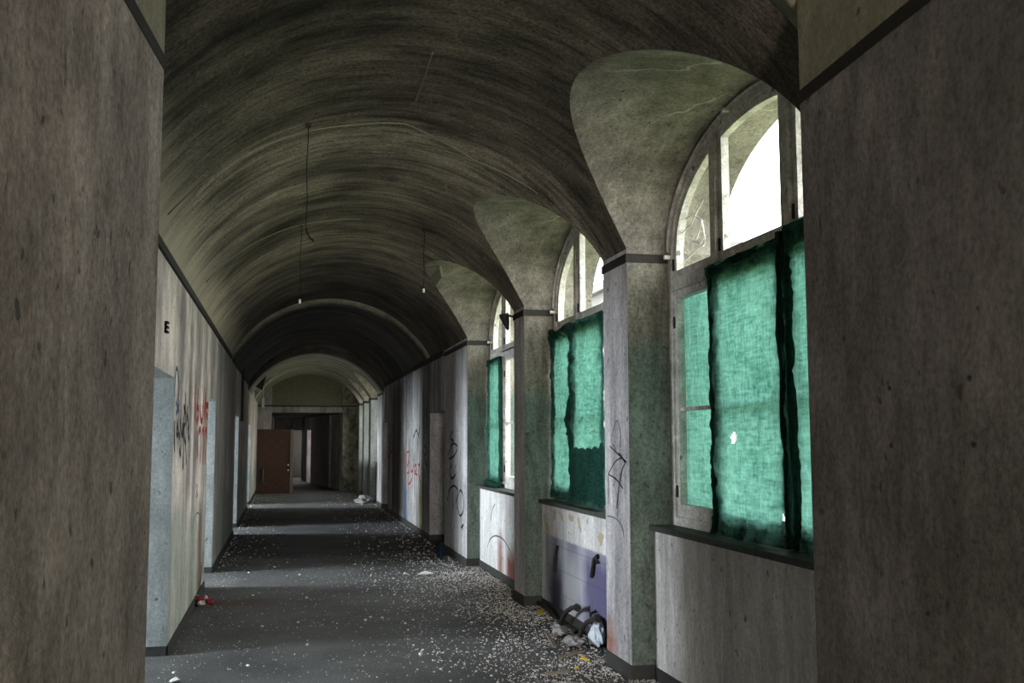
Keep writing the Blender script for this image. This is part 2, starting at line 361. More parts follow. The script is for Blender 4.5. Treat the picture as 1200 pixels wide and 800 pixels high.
# ------------------------------------------------------------------ vault with window lunettes
def ell(y, bay, z0, b, ins=0):
    yc = (bay[0]+bay[1])/2; a = (bay[1]-bay[0])/2-ins; t = max(0, 1-((y-yc)/a)**2)
    return z0+(b-ins)*math.sqrt(t)
LZ, LB = 2.90, .74                                             # springing and rise of the window arches
def ysamples(y0, y1, bays, step):
    ys = set()
    y = y0
    while y < y1: ys.add(round(y, 4)); y += step
    ys.add(y1)
    for a, b in bays:
        for k in range(65): ys.add(round((a+b)/2-(b-a)/2*math.cos(PI*k/64), 4))
    return sorted(t for t in ys if y0 <= t <= y1)
def vault(name, y0, y1, z0, rise, bays, lz, lb, mat, lunmat, step=.12, leftbays=()):
    r, cz = vault_par(z0, rise); th0 = math.asin(HALF/r); N = 48
    ys = ysamples(y0, y1, list(bays)+list(leftbays), step)
    def lim(y, bs):
        for bay in bs:
            if bay[0] <= y <= bay[1]:
                z = max(ell(y, bay, lz, lb), z0)
                return min(th0, math.acos(min(1, (z-cz)/r)))
        return th0
    rows = []; arcs = []
    for y in ys:
        a, b = -lim(y, leftbays), lim(y, bays); th = [a+(b-a)*k/N for k in range(N+1)]
        # hand-trowelled unevenness
        w = [.010*noise.noise((t*2.2, y*1.1, 3))*min(1, (b-t)*6)*min(1, (t-a)*6) for t in th]
        rows.append([(CX+(r-ww)*math.sin(t), y, cz+(r-ww)*math.cos(t)) for t, ww in zip(th, w)]); arcs.append([t*r for t in th])
    o = struct(name, sheet(rows, lambda i, j, p: (arcs[i][j], ys[i])), mat, recalc=False)
    for bs, sg in ((bays, 1), (leftbays, -1)):
        for bay in bs:
            yy = [y for y in ys if bay[0] <= y <= bay[1]]; rows = []; al = []; s = 0; pz = None
            for y in yy:
                z = max(ell(y, bay, lz, lb), lz); zb = max(z, z0); th = min(th0, math.acos(min(1, (zb-cz)/r)))
                xb = CX+sg*r*math.sin(th); x1 = XO if sg > 0 else XL-.4
                rows.append([(xb+(x1-xb)*k/14, y, z+(zb-z)*max(0, 1-k/3)+.007*noise.noise((xb+k*.12, y*2.5, 9))*min(1, k/2)*(1 if k < 9 else 0)) for k in range(15)])
                if pz is not None: s += math.hypot(y-pz[0], z-pz[1])
                pz = (y, z); al.append(s)
            struct(name+'_lunette', sheet(rows, lambda i, j, p, al=al: (al[i], p.x)), lunmat, recalc=False)
    return o
vault('ceiling', 3.55, 16.45, Z0, RISE, BAYS, LZ, LB, 'vault', 'lunette')
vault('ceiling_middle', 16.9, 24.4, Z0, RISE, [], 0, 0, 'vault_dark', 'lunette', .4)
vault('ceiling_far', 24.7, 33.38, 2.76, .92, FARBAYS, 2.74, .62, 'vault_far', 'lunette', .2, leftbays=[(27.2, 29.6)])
def arch_ring(name, y0, y1, zo, ro, zi, ri, mat, top=None):
    """transverse rib: a solid arch between an outer and an inner vault line"""
    pr, cr = vault_par(zo, ro); pi_, ci = vault_par(zi, ri); bm = B(); K = 48; rows = []
    to, ti = math.asin(HALF/pr), math.asin(HALF/pi_)
    for k in range(K+1):
        a = -1+2*k/K
        o = (CX+pr*math.sin(a*to), cr+pr*math.cos(a*to)) if top is None else (CX+a*(HALF+.1), top)
        i = (CX+pi_*math.sin(a*ti), ci+pi_*math.cos(a*ti))
        rows.append([(o[0], y0, o[1]), (i[0], y0, i[1]), (i[0], y1, i[1]), (o[0], y1, o[1])])
    return struct(name, sheet(rows, lambda i, j, p: (i*.08, j*.2)), mat, recalc=True)
arch_ring('trim_3', 16.40, 16.95, Z0+.03, RISE+.03, Z0-.02, RISE-.03, 'rib')
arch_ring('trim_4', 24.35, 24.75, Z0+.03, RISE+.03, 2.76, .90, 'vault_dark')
arch_ring('wall_spandrel', 3.56, 3.72, 0, 0.1, Z0, RISE, 'near_top', top=4.3)

# ------------------------------------------------------------------ left wall with four door openings into daylit rooms
LDOORS = [(6.95, 8.19, 2.08), (11.83, 13.09, 2.08), (18.3, 19.75, 2.03), (25.2, 26.6, 2.0)]
def wall_with_openings(name, x0, x1, y0, y1, zt, doors, mat, rev, inner_x):
    bm = B(); y = y0
    for a, b, h in doors: box(bm, x0, x1, y, a, 0, zt); box(bm, x0, x1, a, b, h, zt); y = b
    box(bm, x0, x1, y, y1, 0, zt)
    bm.faces.ensure_lookup_table()
    for f in bm.faces:
        c = f.calc_center_median()
        if abs(c.x-inner_x) > .01: f.material_index = 1
    return struct(name, bm, [mat, rev])
wall_with_openings('wall_left', XL-.34, XL, 3.74, 33.3, 2.93, LDOORS, 'wall_left', 'reveal', XL)
def strip(bm, doors, y0, y1, x0, x1, z0, z1):
    y = y0
    for a, b, h in doors: box(bm, x0, x1, y, a, z0, z1); y = b
    box(bm, x0, x1, y, y1, z0, z1)
bm = B(); strip(bm, LDOORS, 3.75, 33, XL-.01, XL+.014, 0, .07); struct('baseboard_left', bm, 'skirt')
bm = B()
for a, b, h in LDOORS: box(bm, XL-.34, XL-.002, b-.012, b+.01, 0, .07)
struct('baseboard_reveal', bm, 'skirt')
bm = B(); box(bm, XL-.01, XL+.022, 3.75, 16.42, 2.86, 2.922); box(bm, XL-.01, XL+.022, 16.9, 24.4, 2.86, 2.92); struct('trim_5', bm, 'band')
# rooms behind
bm = B()
WINS = [7.4, 12.45, 19.0, 25.9]
y = 3.75
for w in WINS: box(bm, -5.3, -5.0, y, w-.75, 0, 3.2); box(bm, -5.3, -5, w-.75, w+.75, 0, .8); box(bm, -5.3, -5, w-.75, w+.75, 2.5, 3.2); y = w+.75
box(bm, -5.3, -5, y, 33.3, 0, 3.2)
for yy in (3.6, 9.9, 15.8, 22.6, 33.1): box(bm, -5, XL-.34, yy, yy+.15, 0, 3.2)
struct('wall_room', bm, 'plain')
bm = B(); box(bm, -5.4, XL-.1, 3.6, 33.3, 2.94, 3.25); struct('ceiling_room', bm, 'plain')

# ------------------------------------------------------------------ right wall: piers, aprons, door niches
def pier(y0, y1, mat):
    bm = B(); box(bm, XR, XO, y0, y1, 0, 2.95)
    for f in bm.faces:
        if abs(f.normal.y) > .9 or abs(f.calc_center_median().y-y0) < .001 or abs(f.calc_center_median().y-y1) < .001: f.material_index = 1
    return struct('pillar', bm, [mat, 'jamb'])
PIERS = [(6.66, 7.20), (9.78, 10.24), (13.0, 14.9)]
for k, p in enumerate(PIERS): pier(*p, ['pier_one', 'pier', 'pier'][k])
RD = [(14.9, 16.44, 2.03), (23.2, 24.6, 2.02)]
wall_with_openings('wall_right', XR, XO, 14.9, 26.0, 2.93, RD, 'wall_right', 'pier', XR)
for k, (a, b, h) in enumerate(RD):
    d = bpy.data.objects.new('door_%d' % (k+1), None); C.objects.link(d); d['kind'] = 'structure'; d.location = (2.6, a, 0)
    bm = B(); box(bm, 0, .05, 0, b-a, 0, h); obj('door_panel', bm, 'timber', d)
    bm = B(); tube(bm, [(-.01, .12, 1.02), (-.05, .12, 1.02), (-.05, .24, 1.02)], .01); obj('handle', bm, 'metal', d)
for k, (a, b) in enumerate(BAYS):
    bm = B(); box(bm, XA, XO, a, b, 0, 1.0); struct('wall_apron', bm, ['apron', 'apron_purple', 'apron_rust'][k])
bm = B()
for a, b in PIERS:
    box(bm, XR-.012, XR, a-.012, b+.012, 0, .095); box(bm, XR, XA, a-.012, a+.02, 0, .095); box(bm, XR, XA, b-.02, b+.012, 0, .095)
for a, b in BAYS: box(bm, XA-.012, XA+.02, a, b, 0, .08)
strip(bm, RD, 14.9, 26, XR-.012, XR+.02, 0, .09)
for a, b, h in RD: box(bm, XR, XO, b-.012, b+.01, 0, .09)
struct('baseboard_right', bm, 'skirt')
bm = B()
for a, b in PIERS: box(bm, XR-.010, XR, a-.010, b+.010, 2.825, 2.885)
for a, b in PIERS: box(bm, XR, XW, a-.010, a+.02, 2.825, 2.885); box(bm, XR, XW, b-.02, b+.01, 2.825, 2.885)
box(bm, XR-.03, XR+.05, 14.9, 24.4, 2.85, 2.925)
struct('trim_6', bm, 'band')
# far right bays
bm = B(); y = 26.0
for a, b in FARBAYS + [(33, 33)]:
    if b == 33: box(bm, XR, XO, y, 33.2, 0, 2.80)
    elif a > y: box(bm, XR, XO, y, a, 0, 2.80)
    y = b
for a, b in FARBAYS: box(bm, XA, XO, a, b, 0, 1.0)
struct('wall_far_right', bm, 'reveal')
bm = B()
for a, b in ((24.6, 26.0), (28.1, 28.7), (30.5, 31.0), (32.5, 33.0)): box(bm, XR-.01, XW, a-.01, b+.01, 2.69, 2.75)
struct('trim_7', bm, 'band')

def dimming_glass():
    m, n, l = nt('dimming_window_glass')  # tinted panes added to dim the light from the far bays
    t = n.new('ShaderNodeBsdfTransparent'); t.inputs[0].default_value = (.5, .5, .47, 1)
    o = n.new('ShaderNodeOutputMaterial'); l.new(t.outputs[0], o.inputs[0]); return m
MAT['dim_glass'] = dimming_glass()
# ------------------------------------------------------------------ windows
def arched(y0, y1, zb, bay, ins, n=24):
    """outline of a light whose head follows the window arch, inset by ins from the brick opening"""
    pts = [(y0, zb), (y1, zb)]
    for k in range(n+1):
        y = y1+(y0-y1)*k/n; pts.append((y, ell(y, bay, LZ, LB, ins)))
    return pts
def rect(y0, y1, z0, z1): return [(y0, z0), (y1, z0), (y1, z1), (y0, z1)]
HOOKY = {}
def make_window(idx, bay, full=True):
    a, b = bay; w = bpy.data.objects.new('window_%d' % idx, None); C.objects.link(w); w['kind'] = 'structure'
    w.location = (XW, (a+b)/2, 1.0); loc = w.location
    f1 = .075; SZ = 1.02; T0, T1 = 2.615, 2.70
    bm = B(); n = 40
    ring(bm, arched(a+.005, b-.005, SZ, bay, .0, n), arched(a+f1, b-f1, SZ+.06, bay, f1, n), XW, XW+.09)
    obj('frame', off(bm, loc), 'frame', w)
    m1, m2 = b-.80, b-1.745                                   # mullion centres, counted from the far jamb
    bm = B(); box(bm, XW-.012, XW+.085, a+f1, b-f1, T0, T1, bev=.006); obj('transom', off(bm, loc), 'frame', w)
    for m in (m1, m2):
        bm = B(); box(bm, XW-.008, XW+.086, m-.042, m+.042, SZ+.05, ell(m, bay, LZ, LB, f1)+.02, bev=.006); obj('mullion', off(bm, loc), 'frame', w)
    for y0, y1 in ((m1+.042, b-f1), (m2+.042, m1-.042), (a+f1, m2-.042)):
        # upper arched sash
        bm = B(); s = .055
        o = arched(y0, y1, T1, bay, f1, 24); i = arched(y0+s, y1-s, T1+s, bay, f1+s, 24)
        ring(bm, o, i, XW+.015, XW+.065); sh = obj('sash', off(bm, loc), 'frame', w)
        bm = B(); vs = [bm.verts.new((XW+.04, y, z)) for y, z in i]; bm.faces.new(vs)
        obj('pane', off(bm, loc), 'glass', sh)
        # lower sash with one glazing bar
        bm = B(); ring(bm, rect(y0, y1, SZ+.06, T0), rect(y0+s, y1-s, SZ+.06+s+.03, T0-s), XW+.015, XW+.065); sh = obj('sash', off(bm, loc), 'frame', w)
        bm = B(); box(bm, XW+.022, XW+.058, y0+s, y1-s, 1.79, 1.815); obj('glazing_bar', off(bm, loc), 'frame', sh)
        bm = B(); vs = [bm.verts.new((XW+.04, y, z)) for y, z in rect(y0+s, y1-s, SZ+.06+s+.03, T0-s)]; bm.faces.new(vs); obj('pane', off(bm, loc), 'glass', sh)
        for zz in (1.25, 2.4, 2.8):
            bm = B(); tube(bm, [(XW+.01, y1-.012, zz-.04), (XW+.01, y1-.012, zz+.04)], .009, 8); obj('hinge', off(bm, loc), 'metal', sh)
    # moulding round the arch, latch bar on the transom, insulators
    bm = B()
    pts = []
    for k in range(41):
        t = PI*k/40; yc = (a+b)/2; aa = (b-a)/2-.02; pts.append((XW-.004, yc-aa*math.cos(t), LZ+(LB-.02)*math.sin(t)))
    tube(bm, pts, .014, 6); obj('arch_moulding', off(bm, loc), 'frame', w)
    bm = B(); tube(bm, [(XW-.03, m1-.12, T0+.05), (XW-.03, m2+.12, T0+.05)], .008, 6); obj('latch_rod', off(bm, loc), 'metal', w)
    for y in (m1-.25, b-.05):
        z = ell(y, bay, LZ, LB, .035) if y < b-.1 else 2.86
        bm = B(); tube(bm, [(XW, y, z), (XW-.045, y, z)], .016, 10); obj('insulator', off(bm, loc), 'ceramic', w)
    # sill
    bm = B(); box(bm, XA-.035, XO+.03, a-.03 if idx > 1 else a, b+.03, .985, 1.022, bev=.006); 
    for v in bm.verts:
        if v.co.x > XR+.05 and v.co.y < a: v.co.y = a
        if v.co.x > XR+.05 and v.co.y > b: v.co.y = b
    obj('sill', off(bm, loc), 'sill', w)
    return m1, m2
for k, (a, b) in enumerate(FARBAYS):
    w = bpy.data.objects.new('window_%d' % (k+4), None); C.objects.link(w); w['kind'] = 'structure'; w.location = (XW, (a+b)/2, 1.0)
    bm = B(); ring(bm, rect(a, b, 1.0, 3.4), rect(a+.08, b-.08, 1.08, 3.3), XW, XW+.08); obj('frame', off(bm, w.location), 'frame', w)
    bm = B(); box(bm, XW+.01, XW+.07, (a+b)/2-.04, (a+b)/2+.04, 1.05, 3.3); obj('mullion', off(bm, w.location), 'frame', w)
    bm = B(); bm.faces.new([bm.verts.new((XW+.04, y, z)) for y, z in rect(a+.08, b-.08, 1.08, 3.3)]); obj('pane', off(bm, w.location), 'dim_glass', w)
MULL = [make_window(k+1, bay) for k, bay in enumerate(BAYS)]

# ------------------------------------------------------------------ green tarpaulins over the windows
def cloth(label, y0, y1, z0, z1, x, seed, amp=.012, holes=(), top=.03, edge=(.03, .03), name='green_tarpaulin', layer=None):
    """hanging sheet, y0 = near edge, y1 = far edge"""
    ny, nz = 56, 120; rows = []
    for i in range(nz+1):
        s = i/nz; r = []
        for j in range(ny+1):
            u = j/ny
            y = y0+(y1-y0)*u; z = z1+(z0-z1)*s
            d = amp*(noise.noise((u*3+seed, s*5, seed))+.6*noise.noise((u*9+seed, s*6, 2.))+.35*noise.noise((u*14, s*22+seed, 5.)))
            d += .42*amp*(1-2*abs(noise.noise((u*7+seed, s*16, 8.))))*1.6+.6*amp*(1-2*abs(noise.noise((u*17+seed*2, s*34, 1.))))
            d += .45*amp*math.sin(u*26+2.2*noise.noise((s*2, seed, 1)))*(.3+.7*abs(s-.5))
            for e, k in ((u, 0), (1-u, 1)):                   # bunched hems
                g = math.exp(-(e/.07)**2); d += edge[k]*g*(.55+.6*noise.noise((s*13+seed, k*7., e*20)))
                y += (.022*noise.noise((s*9+seed, k*5., 1.)))*g
            g = math.exp(-(s/.03)**2); d += top*g*(.5+.8*abs(noise.noise((u*6+seed, 4., 2.)))); z += .035*g*noise.noise((u*5+seed, 8., 3.))
            g = math.exp(-((1-s)/.04)**2); d += .03*g*(.5+noise.noise((u*8, seed, 6.))); z += .03*g*noise.noise((u*4+seed, 2., 9.))
            r.append((x-max(-.012, d), y, z))
        rows.append(r)
    bm = sheet(rows)
    for hy, hz, hr in holes:
        kill = []
        for f in bm.faces:
            c = f.calc_center_median(); q = math.hypot((c.y-hy), (c.z-hz)*1.0)
            if q < hr*(1+.5*noise.noise((c.y*30, c.z*30, 2.))): kill.append(f)
        bmesh.ops.delete(bm, geom=kill, context='FACES')
    loc = (x, (y0+y1)/2, z0); o = obj(name, off(bm, loc), 'cloth', recalc=False); o.location = loc
    tag(o, label, 'cloth', 'green tarpaulins over the windows')
    return o
def rope(parent, pts, r, seed, name='folded_hem'):
    P = [Vector(p)-parent.location for p in pts]; bm = B(); N = 30; Q = []
    for k in range(N+1):
        t = k/N*(len(P)-1); i = min(int(t), len(P)-2); q = P[i].lerp(P[i+1], t-i)
        Q.append(q+Vector((.012*noise.noise((k*.35, seed, 1)), .018*noise.noise((k*.4, seed, 7)), 0)))
    tube(bm, Q, r, 8, [.7+.5*abs(noise.noise((k*.5, seed, 3)))+.2 for k in range(N+1)]); return obj(name, bm, 'cloth', parent, smooth=True)
m1, m2 = MULL[0]
cloth('green tarpaulin behind the glass of the narrow far light in the nearest window', m1+.02, 6.60, 1.06, 2.60, XW+.10, 1.3, .010, edge=(0, 0), top=0)
hp = on(862, 513, 0, XW-.02); h2 = on(921, 615, 0, XW-.02)
c = cloth('green tarpaulin with a small torn hole over the middle light of the nearest window', m2-.03, m1+.01, 1.03, 2.665, XW-.016, 4.1, .014, [(hp.y, hp.z, .035), (h2.y, h2.z, .05), (h2.y+.01, h2.z-.07, .03)])
rope(c, [(XW-.03, m1, 2.66), (XW-.03, m1-.01, 1.9), (XW-.04, m1-.03, 1.05)], .022, 2); rope(c, [(XW-.035, m2+.02, 2.70), (XW-.04, m2+.015, 2.1), (XW-.03, m2, 1.4), (XW-.035, m2-.02, 1.04)], .030, 5)
rope(c, [(XW-.03, m2, 2.66), (XW-.03, m1, 2.66)], .022, 11)
c = cloth('green tarpaulin of the nearest window half hidden by the dark right wall', BAYS[0][0]+.03, m2-.06, 1.03, 2.68, XW-.016, 7.7, .014)
rope(c, [(XW-.03, m2-.07, 2.68), (XW-.045, m2-.08, 2.0), (XW-.03, m2-.10, 1.04)], .026, 8)
rope(c, [(XW-.035, m2-.05, 2.70), (XW-.03, BAYS[0][0]+.05, 2.68)], .03, 14)
m1, m2 = MULL[1]
c = cloth('green tarpaulin with a bunched top over the narrow light of the second window', m1-.02, 9.74, 1.04, 2.62, XW-.016, 10.2, .012, top=.05)
rope(c, [(XW-.03, 9.77, 2.66), (XW-.05, 9.5, 2.60), (XW-.04, 9.1, 2.65), (XW-.03, m1, 2.63)], .035, 21)
rope(c, [(XW-.03, m1+.01, 2.6), (XW-.035, m1+.0, 2.1), (XW-.06, m1+.10, 1.78), (XW-.06, m1-.02, 1.62), (XW-.03, m1, 1.1)], .030, 22)
c = cloth('green tarpaulin doubled dark at its foot over the middle light of the second window', m2-.09, m1+.035, 1.03, 2.66, XW-.03, 13.9, .016)
rope(c, [(XW-.03, m2, 2.64), (XW-.03, m1, 2.64)], .022, 23)
bm = B()
rows = [[(-.02-.012*noise.noise((j*.3, i*.4, 3.)), (m2-.08)-c.location.y+(m1-.03-(m2-.08))*j/24, .50+.09*noise.noise((j*.25, 4, 4))*(1-i/20)-.46*i/20) for j in range(25)] for i in range(21)]
obj('doubled_layer', sheet(rows), 'cloth', c, recalc=False)
rows = [[(p[0]-.012, p[1], p[2]) for p in r] for r in rows]; obj('doubled_layer', sheet(rows), 'cloth', c, recalc=False)
m1, m2 = MULL[2]
c = cloth('narrow green tarpaulin beside bare glass in the third window', m1-.02, 12.97, 1.04, 2.60, XW-.016, 17.5, .012)
rope(c, [(XW-.03, m1, 2.58), (XW-.03, m1-.02, 1.1)], .028, 31); rope(c, [(XW-.03, 12.96, 2.6), (XW-.03, m1, 2.6)], .026, 32)
rope(c, [(XW-.06, 12.95, 1.06), (XW-.08, m1-.1, 1.05)], .035, 33)

# ------------------------------------------------------------------ far end: cross wall, low passage behind it
YE = 33.0
bm = B(); box(bm, XL-.1, -.39, YE, YE+.4, 0, 4.2); struct('wall_end_left', bm, 'far_wall')
bm = B(); box(bm, 1.81, XO, YE, YE+.4, 0, 4.2); struct('wall_end_right', bm, 'mould')
bm = B(); box(bm, -.39, 1.81, YE+.12, YE+.36, 2.47, 4.2); struct('wall_tympanum', bm, 'tympanum')
bm = B(); box(bm, -.39, 1.81, YE+.02, YE+.14, 2.47, 2.65); struct('beam', bm, 'far_wall')
bm = B(); box(bm, XL, -.385, YE-.015, YE+.02, 2.655, 2.70); box(bm, -.39, 1.81, YE+.005, YE+.13, 2.65, 2.69); box(bm, 1.80, XR, YE-.015, YE+.02, 2.655, 2.70); struct('trim_8', bm, 'band')
bm = B(); box(bm, -2.2, 3.4, YE+.3, 47, 2.46, 2.6); struct('ceiling_low_passage', bm, 'vault_dark')
bm = B()
def seg(p, q, z0=0, z1=2.5, t=.3):
    d = (Vector(q)-Vector(p)).normalized(); nx, ny = d.y*t, -d.x*t
    prism(bm, [p, q, (q[0]+nx, q[1]+ny), (p[0]+nx, p[1]+ny)], z0, z1)
seg((1.78, 33.4), (1.55, 34.9)); seg((1.5, 35.5), (.98, 39.1)); seg((.86, 40.0), (.70, 42.6)); seg((.95, 39.1), (.86, 40.0), 1.98)
struct('wall_passage_right', bm, 'far_wall')
bm = B(); box(bm, -.7, -.4, YE+.4, 47, 0, 2.5); struct('wall_passage_left', bm, 'far_wall')
bm = B(); box(bm, -.45, .30, 42.6, 42.8, 0, 2.5); box(bm, .30, .74, 42.6, 42.8, 2.0, 2.5); struct('wall_partition', bm, 'far_wall')
bm = B(); box(bm, -.6, 1.6, 46.2, 46.4, 0, 2.5); box(bm, 1.2, 1.3, 42.8, 46.4, 0, 2.5); box(bm, .95, 2.2, 34.9, 35.5, 0, 2.5) if False else None; box(bm, 1.5, 2.4, 34.8, 35.7, 0, 2.5) if False else None
struct('wall_end_room', bm, 'plain')
bm = B(); box(bm, 1.9, 2.0, 33.4, 46.4, 0, 2.5); box(bm, .74, 2, 42.6, 42.8, 0, 2.5); struct('wall_passage_outer', bm, 'far_wall')

# brown door leaf
dl = thing('wooden_door', 'brown wooden door leaf standing across the far end of the corridor', 'door', (-.79, 31.75, 0))
bm = B(); box(bm, 0, 1.06, 0, .045, .01, 1.93, bev=.004); obj('door_panel', bm, 'wood', dl)
bm = B(); box(bm, .985, 1.075, -.012, .05, .01, 1.93, bev=.003); obj('edge_strip', bm, 'timber', dl)
for z in (.86, .70):
    bm = B(); tube(bm, [(.93, 0, z), (.93, -.055, z)], .026, 10); obj('knob', bm, 'ceramic', dl)
bm = B(); tube(bm, [(.955, -.015, .5), (.955, -.015, 1.6)], .012, 8); obj('closing_bar', bm, 'metal', dl)
bm = B(); tube(bm, [(.20, -.01, .36), (.20, -.05, .38), (.20, -.05, .72), (.20, -.01, .74)], .012, 8); obj('pull_handle', bm, 'timber', dl)
bm = B(); box(bm, .06, .18, -.006, .01, .34, .78); obj('kick_plate', bm, 'metal', dl)

# ------------------------------------------------------------------ things hanging from the vault
def cord(label, p, zend, hook, grp='bare lamp cords hanging from the vault'):
    t = thing('lamp_cord', label, 'cord', p, grp)
    bm = B(); tube(bm, [(0, 0, -.005), (0, 0, -.03)], .02, 10); obj('ceiling_hook', bm, 'metal', t)
    L = p[2]-zend; bm = B(); tube(bm, [(.004*math.sin(k*.9), .003*math.cos(k*1.1), -L*k/12) for k in range(13)], .0035, 6); obj('flex', bm, 'black', t)
    bm = B()
    tube(bm, [(0, 0, -L), (.006, 0, -L-.03), (.025, 0, -L-.06), (.05, 0, -L-.085)] if hook else [(0, 0, -L+.02), (0, 0, -L-.02)], .007 if hook else .012, 6); obj('cord_end', bm, 'black' if hook else 'ceramic', t)
cord('thin black cord with a bent end, nearest of the cords hanging from the vault', (.118, 6.863, 3.735), 3.01, True)
cord('thin cord hanging behind the nearest one, ending in a pale tip', (.127, 10.207, 3.74), 2.963, False)
cord('thin dark cord hanging right of the vault crown near the second window arch', (1.348, 10.15, 3.735), 3.10, False)
def on_vault(u, v, drop=.004):
    R_, cz = vault_par(Z0, RISE); d = sight(u, v); ex, ez = -CX, 1.6-cz
    A = d.x**2+d.z**2; Bq = 2*(ex*d.x+ez*d.z); Cq = ex*ex+ez*ez-(R_-drop)**2
    return EYE+d*((-Bq+math.sqrt(Bq*Bq-4*A*Cq))/(2*A))
def ceiling_cable(label, px, r=.005, m='rib'):
    P = [on_vault(*q) for q in px]; Q = []
    for a, b in zip(P, P[1:]):
        for k in range(8):
            q = a.lerp(b, k/8); e = Vector((q.x-CX, 0, q.z-vault_par(Z0, RISE)[1])); R_ = vault_par(Z0, RISE)[0]-.016
            e.normalize(); Q.append(Vector((CX+e.x*R_, q.y, vault_par(Z0, RISE)[1]+e.z*R_)))
    b0 = Q[0].copy(); bm = B(); tube(bm, [q-b0 for q in Q], r, 6); o = obj('ceiling_cable', bm, m); o.location = b0; return tag(o, label, 'cable', 'cables run over the vault')
ceiling_cable('cable running round the vault past the nearest hanging cord and down to the second arch', [(195, 250), (260, 197), (320, 165), (361, 152), (410, 145), (474, 143), (520, 165), (558, 187), (640, 232)])
ceiling_cable('cable round the vault by the second hanging cord', [(240, 330), (290, 288), (353, 262), (390, 257), (427, 256)])
ceiling_cable('short pale cable along the vault crown at the top of the photo', [(507, 60), (497, 90), (486, 120)])
cw = Z(640, 40, 2.5, [[(392, 590), (415, 565), (425, 560), (440, 520), (462, 485)], [(410, 540), (430, 530), (455, 545), (452, 570), (440, 600)], [(425, 605), (450, 612), (468, 590)], [(455, 545), (466, 600), (460, 620)], [(395, 680), (420, 650), (466, 610)]])
bm = B(); c0 = on(815, 255, 0, XW+.055)
for k, st in enumerate(cw): tube(bm, [on(u, v, 0, XW+.055)-c0 for u, v in st], .006, 5, [.4+.8*((i+k) % 2) for i in range(len(st))])
o = obj('cobweb', bm, 'white'); o.location = c0; tag(o, 'torn white cobweb strands across the narrow upper light of the nearest window', 'cobweb')
def flake():
    P = [on(500, 312, 1, 11.45), on(517, 311, 1, 11.3), on(519.5, 323, 1, 11.5), on(509, 338, 1, 12.2), on(506, 322, 1, 11.8)]
    c = sum(P, Vector())/len(P); bm = B(); lo = [bm.verts.new(p-c+Vector((-.02, 0, -.02))) for p in P]; hi = [bm.verts.new(p-c+Vector((.0, .02, .01))) for p in P]
    bm.faces.new(lo); bm.faces.new(hi)
    for i in range(5): bm.faces.new((lo[i], lo[(i+1) % 5], hi[(i+1) % 5], hi[i]))
    o = obj('plaster_flake', bm, 'rib'); o.location = c; tag(o, 'loose flap of plaster at the tip of the third window arch', 'plaster')
flake()
# dark lamp bracket on the second pier
p = Vector((2.25, 10.22, 2.86)); t = thing('wall_lamp', 'dark cone shaped wall fitting at the top of the second pier', 'lamp', p)
bm = B(); tube(bm, [(.05, 0, 0), (-.02, 0, .02), (-.03, 0, .0)], .012, 8); obj('arm', bm, 'metal', t)
bm = B(); tube(bm, [(-.06, 0, .03), (-.055, 0, .0), (-.035, 0, -.06), (-.02, 0, -.12), (-.015, 0, -.135)], .05, 14, [1.05, 1, .7, .35, .2]); obj('shade', bm, 'metal', t)
# left wall fittings
p = on(193, 383, 0, XL); t = thing('wall_bracket', 'small dark E shaped iron bracket high on the left wall above the first door', 'bracket', p)
bm = B(); box(bm, -.005, .015, -.02, .01, -.04, .04); obj('back_plate', bm, 'metal', t)
for z in (-.033, 0, .033):
    bm = B(); box(bm, -.005, .025, -.02, .06, z-.007, z+.007); obj('prong', bm, 'metal', t)
p = on(283, 450, 0, XL); 
bm = B(); tube(bm, [(.02, 0, -.72), (.02, 0, .62)], .03, 8); o = obj('drain_pipe', bm, 'metal'); o.location = p
tag(o, 'dark vertical pipe on the left wall beyond the pale rib', 'pipe')
# dark panel put in for the dark left lunette, and a hanging rag
P = [(295, 450), (315, 428), (307.5, 457)]; P = [on(u, v, 1, 26.4) for u, v in P]; c = sum(P, Vector())/3
bm = B(); a = [bm.verts.new(p-c) for p in P]; b = [bm.verts.new(p-c+Vector((0, .03, 0))) for p in P]; bm.faces.new(a); bm.faces.new(b)
for i in range(3): bm.faces.new((a[i], a[(i+1) % 3], b[(i+1) % 3], b[i]))
o = obj('dark_lunette_panel', bm, 'metal'); o.location = c; tag(o, 'dark triangular board added for the dark inside of the far left lunette', 'panel')
c = on(308.5, 466, 1, 26.3); bm = B(); tube(bm, [(0, 0, .28), (.005, 0, .0)], .008, 6); box(bm, -.03, .03, -.01, .01, -.24, 0)
o = obj('hanging_rag', bm, 'white'); o.location = c; tag(o, 'pale rag hanging from the dark triangular board at the far end', 'rag')

# screw plugs in the near right wall
def nr_point(u, v):                         # the near right wall is an upright plane through two floor points
    a, b = Vector((1.97, 3.59, 0)), Vector((.949, -8.2, 0)); nrm = (b-a).cross(Vector((0, 0, 1))).normalized()
    d = sight(u, v); t = (a-EYE).dot(nrm)/d.dot(nrm); return EYE+d*t, nrm
LBL = ['upper left', 'upper right', 'lower left', 'lower right']
for k, (u, v) in enumerate([(1043, 455), (1137, 443), (1045, 522), (1142, 521), (1088, 719)]):
    p, nrm = nr_point(u, v)
    if nrm.x > 0: nrm = -nrm
    bm = B(); tube(bm, [-nrm*.006, nrm*.003], .0085, 12); tube(bm, [nrm*.002, nrm*.006], .005, 8); o = obj('wall_plug', bm, 'metal'); o.location = p
    tag(o, ('%s of four dark screw plugs in a square on the near right wall' % LBL[k]) if k < 4 else 'single dark screw plug low on the near right wall', 'plug', 'screw plugs in the near right wall')

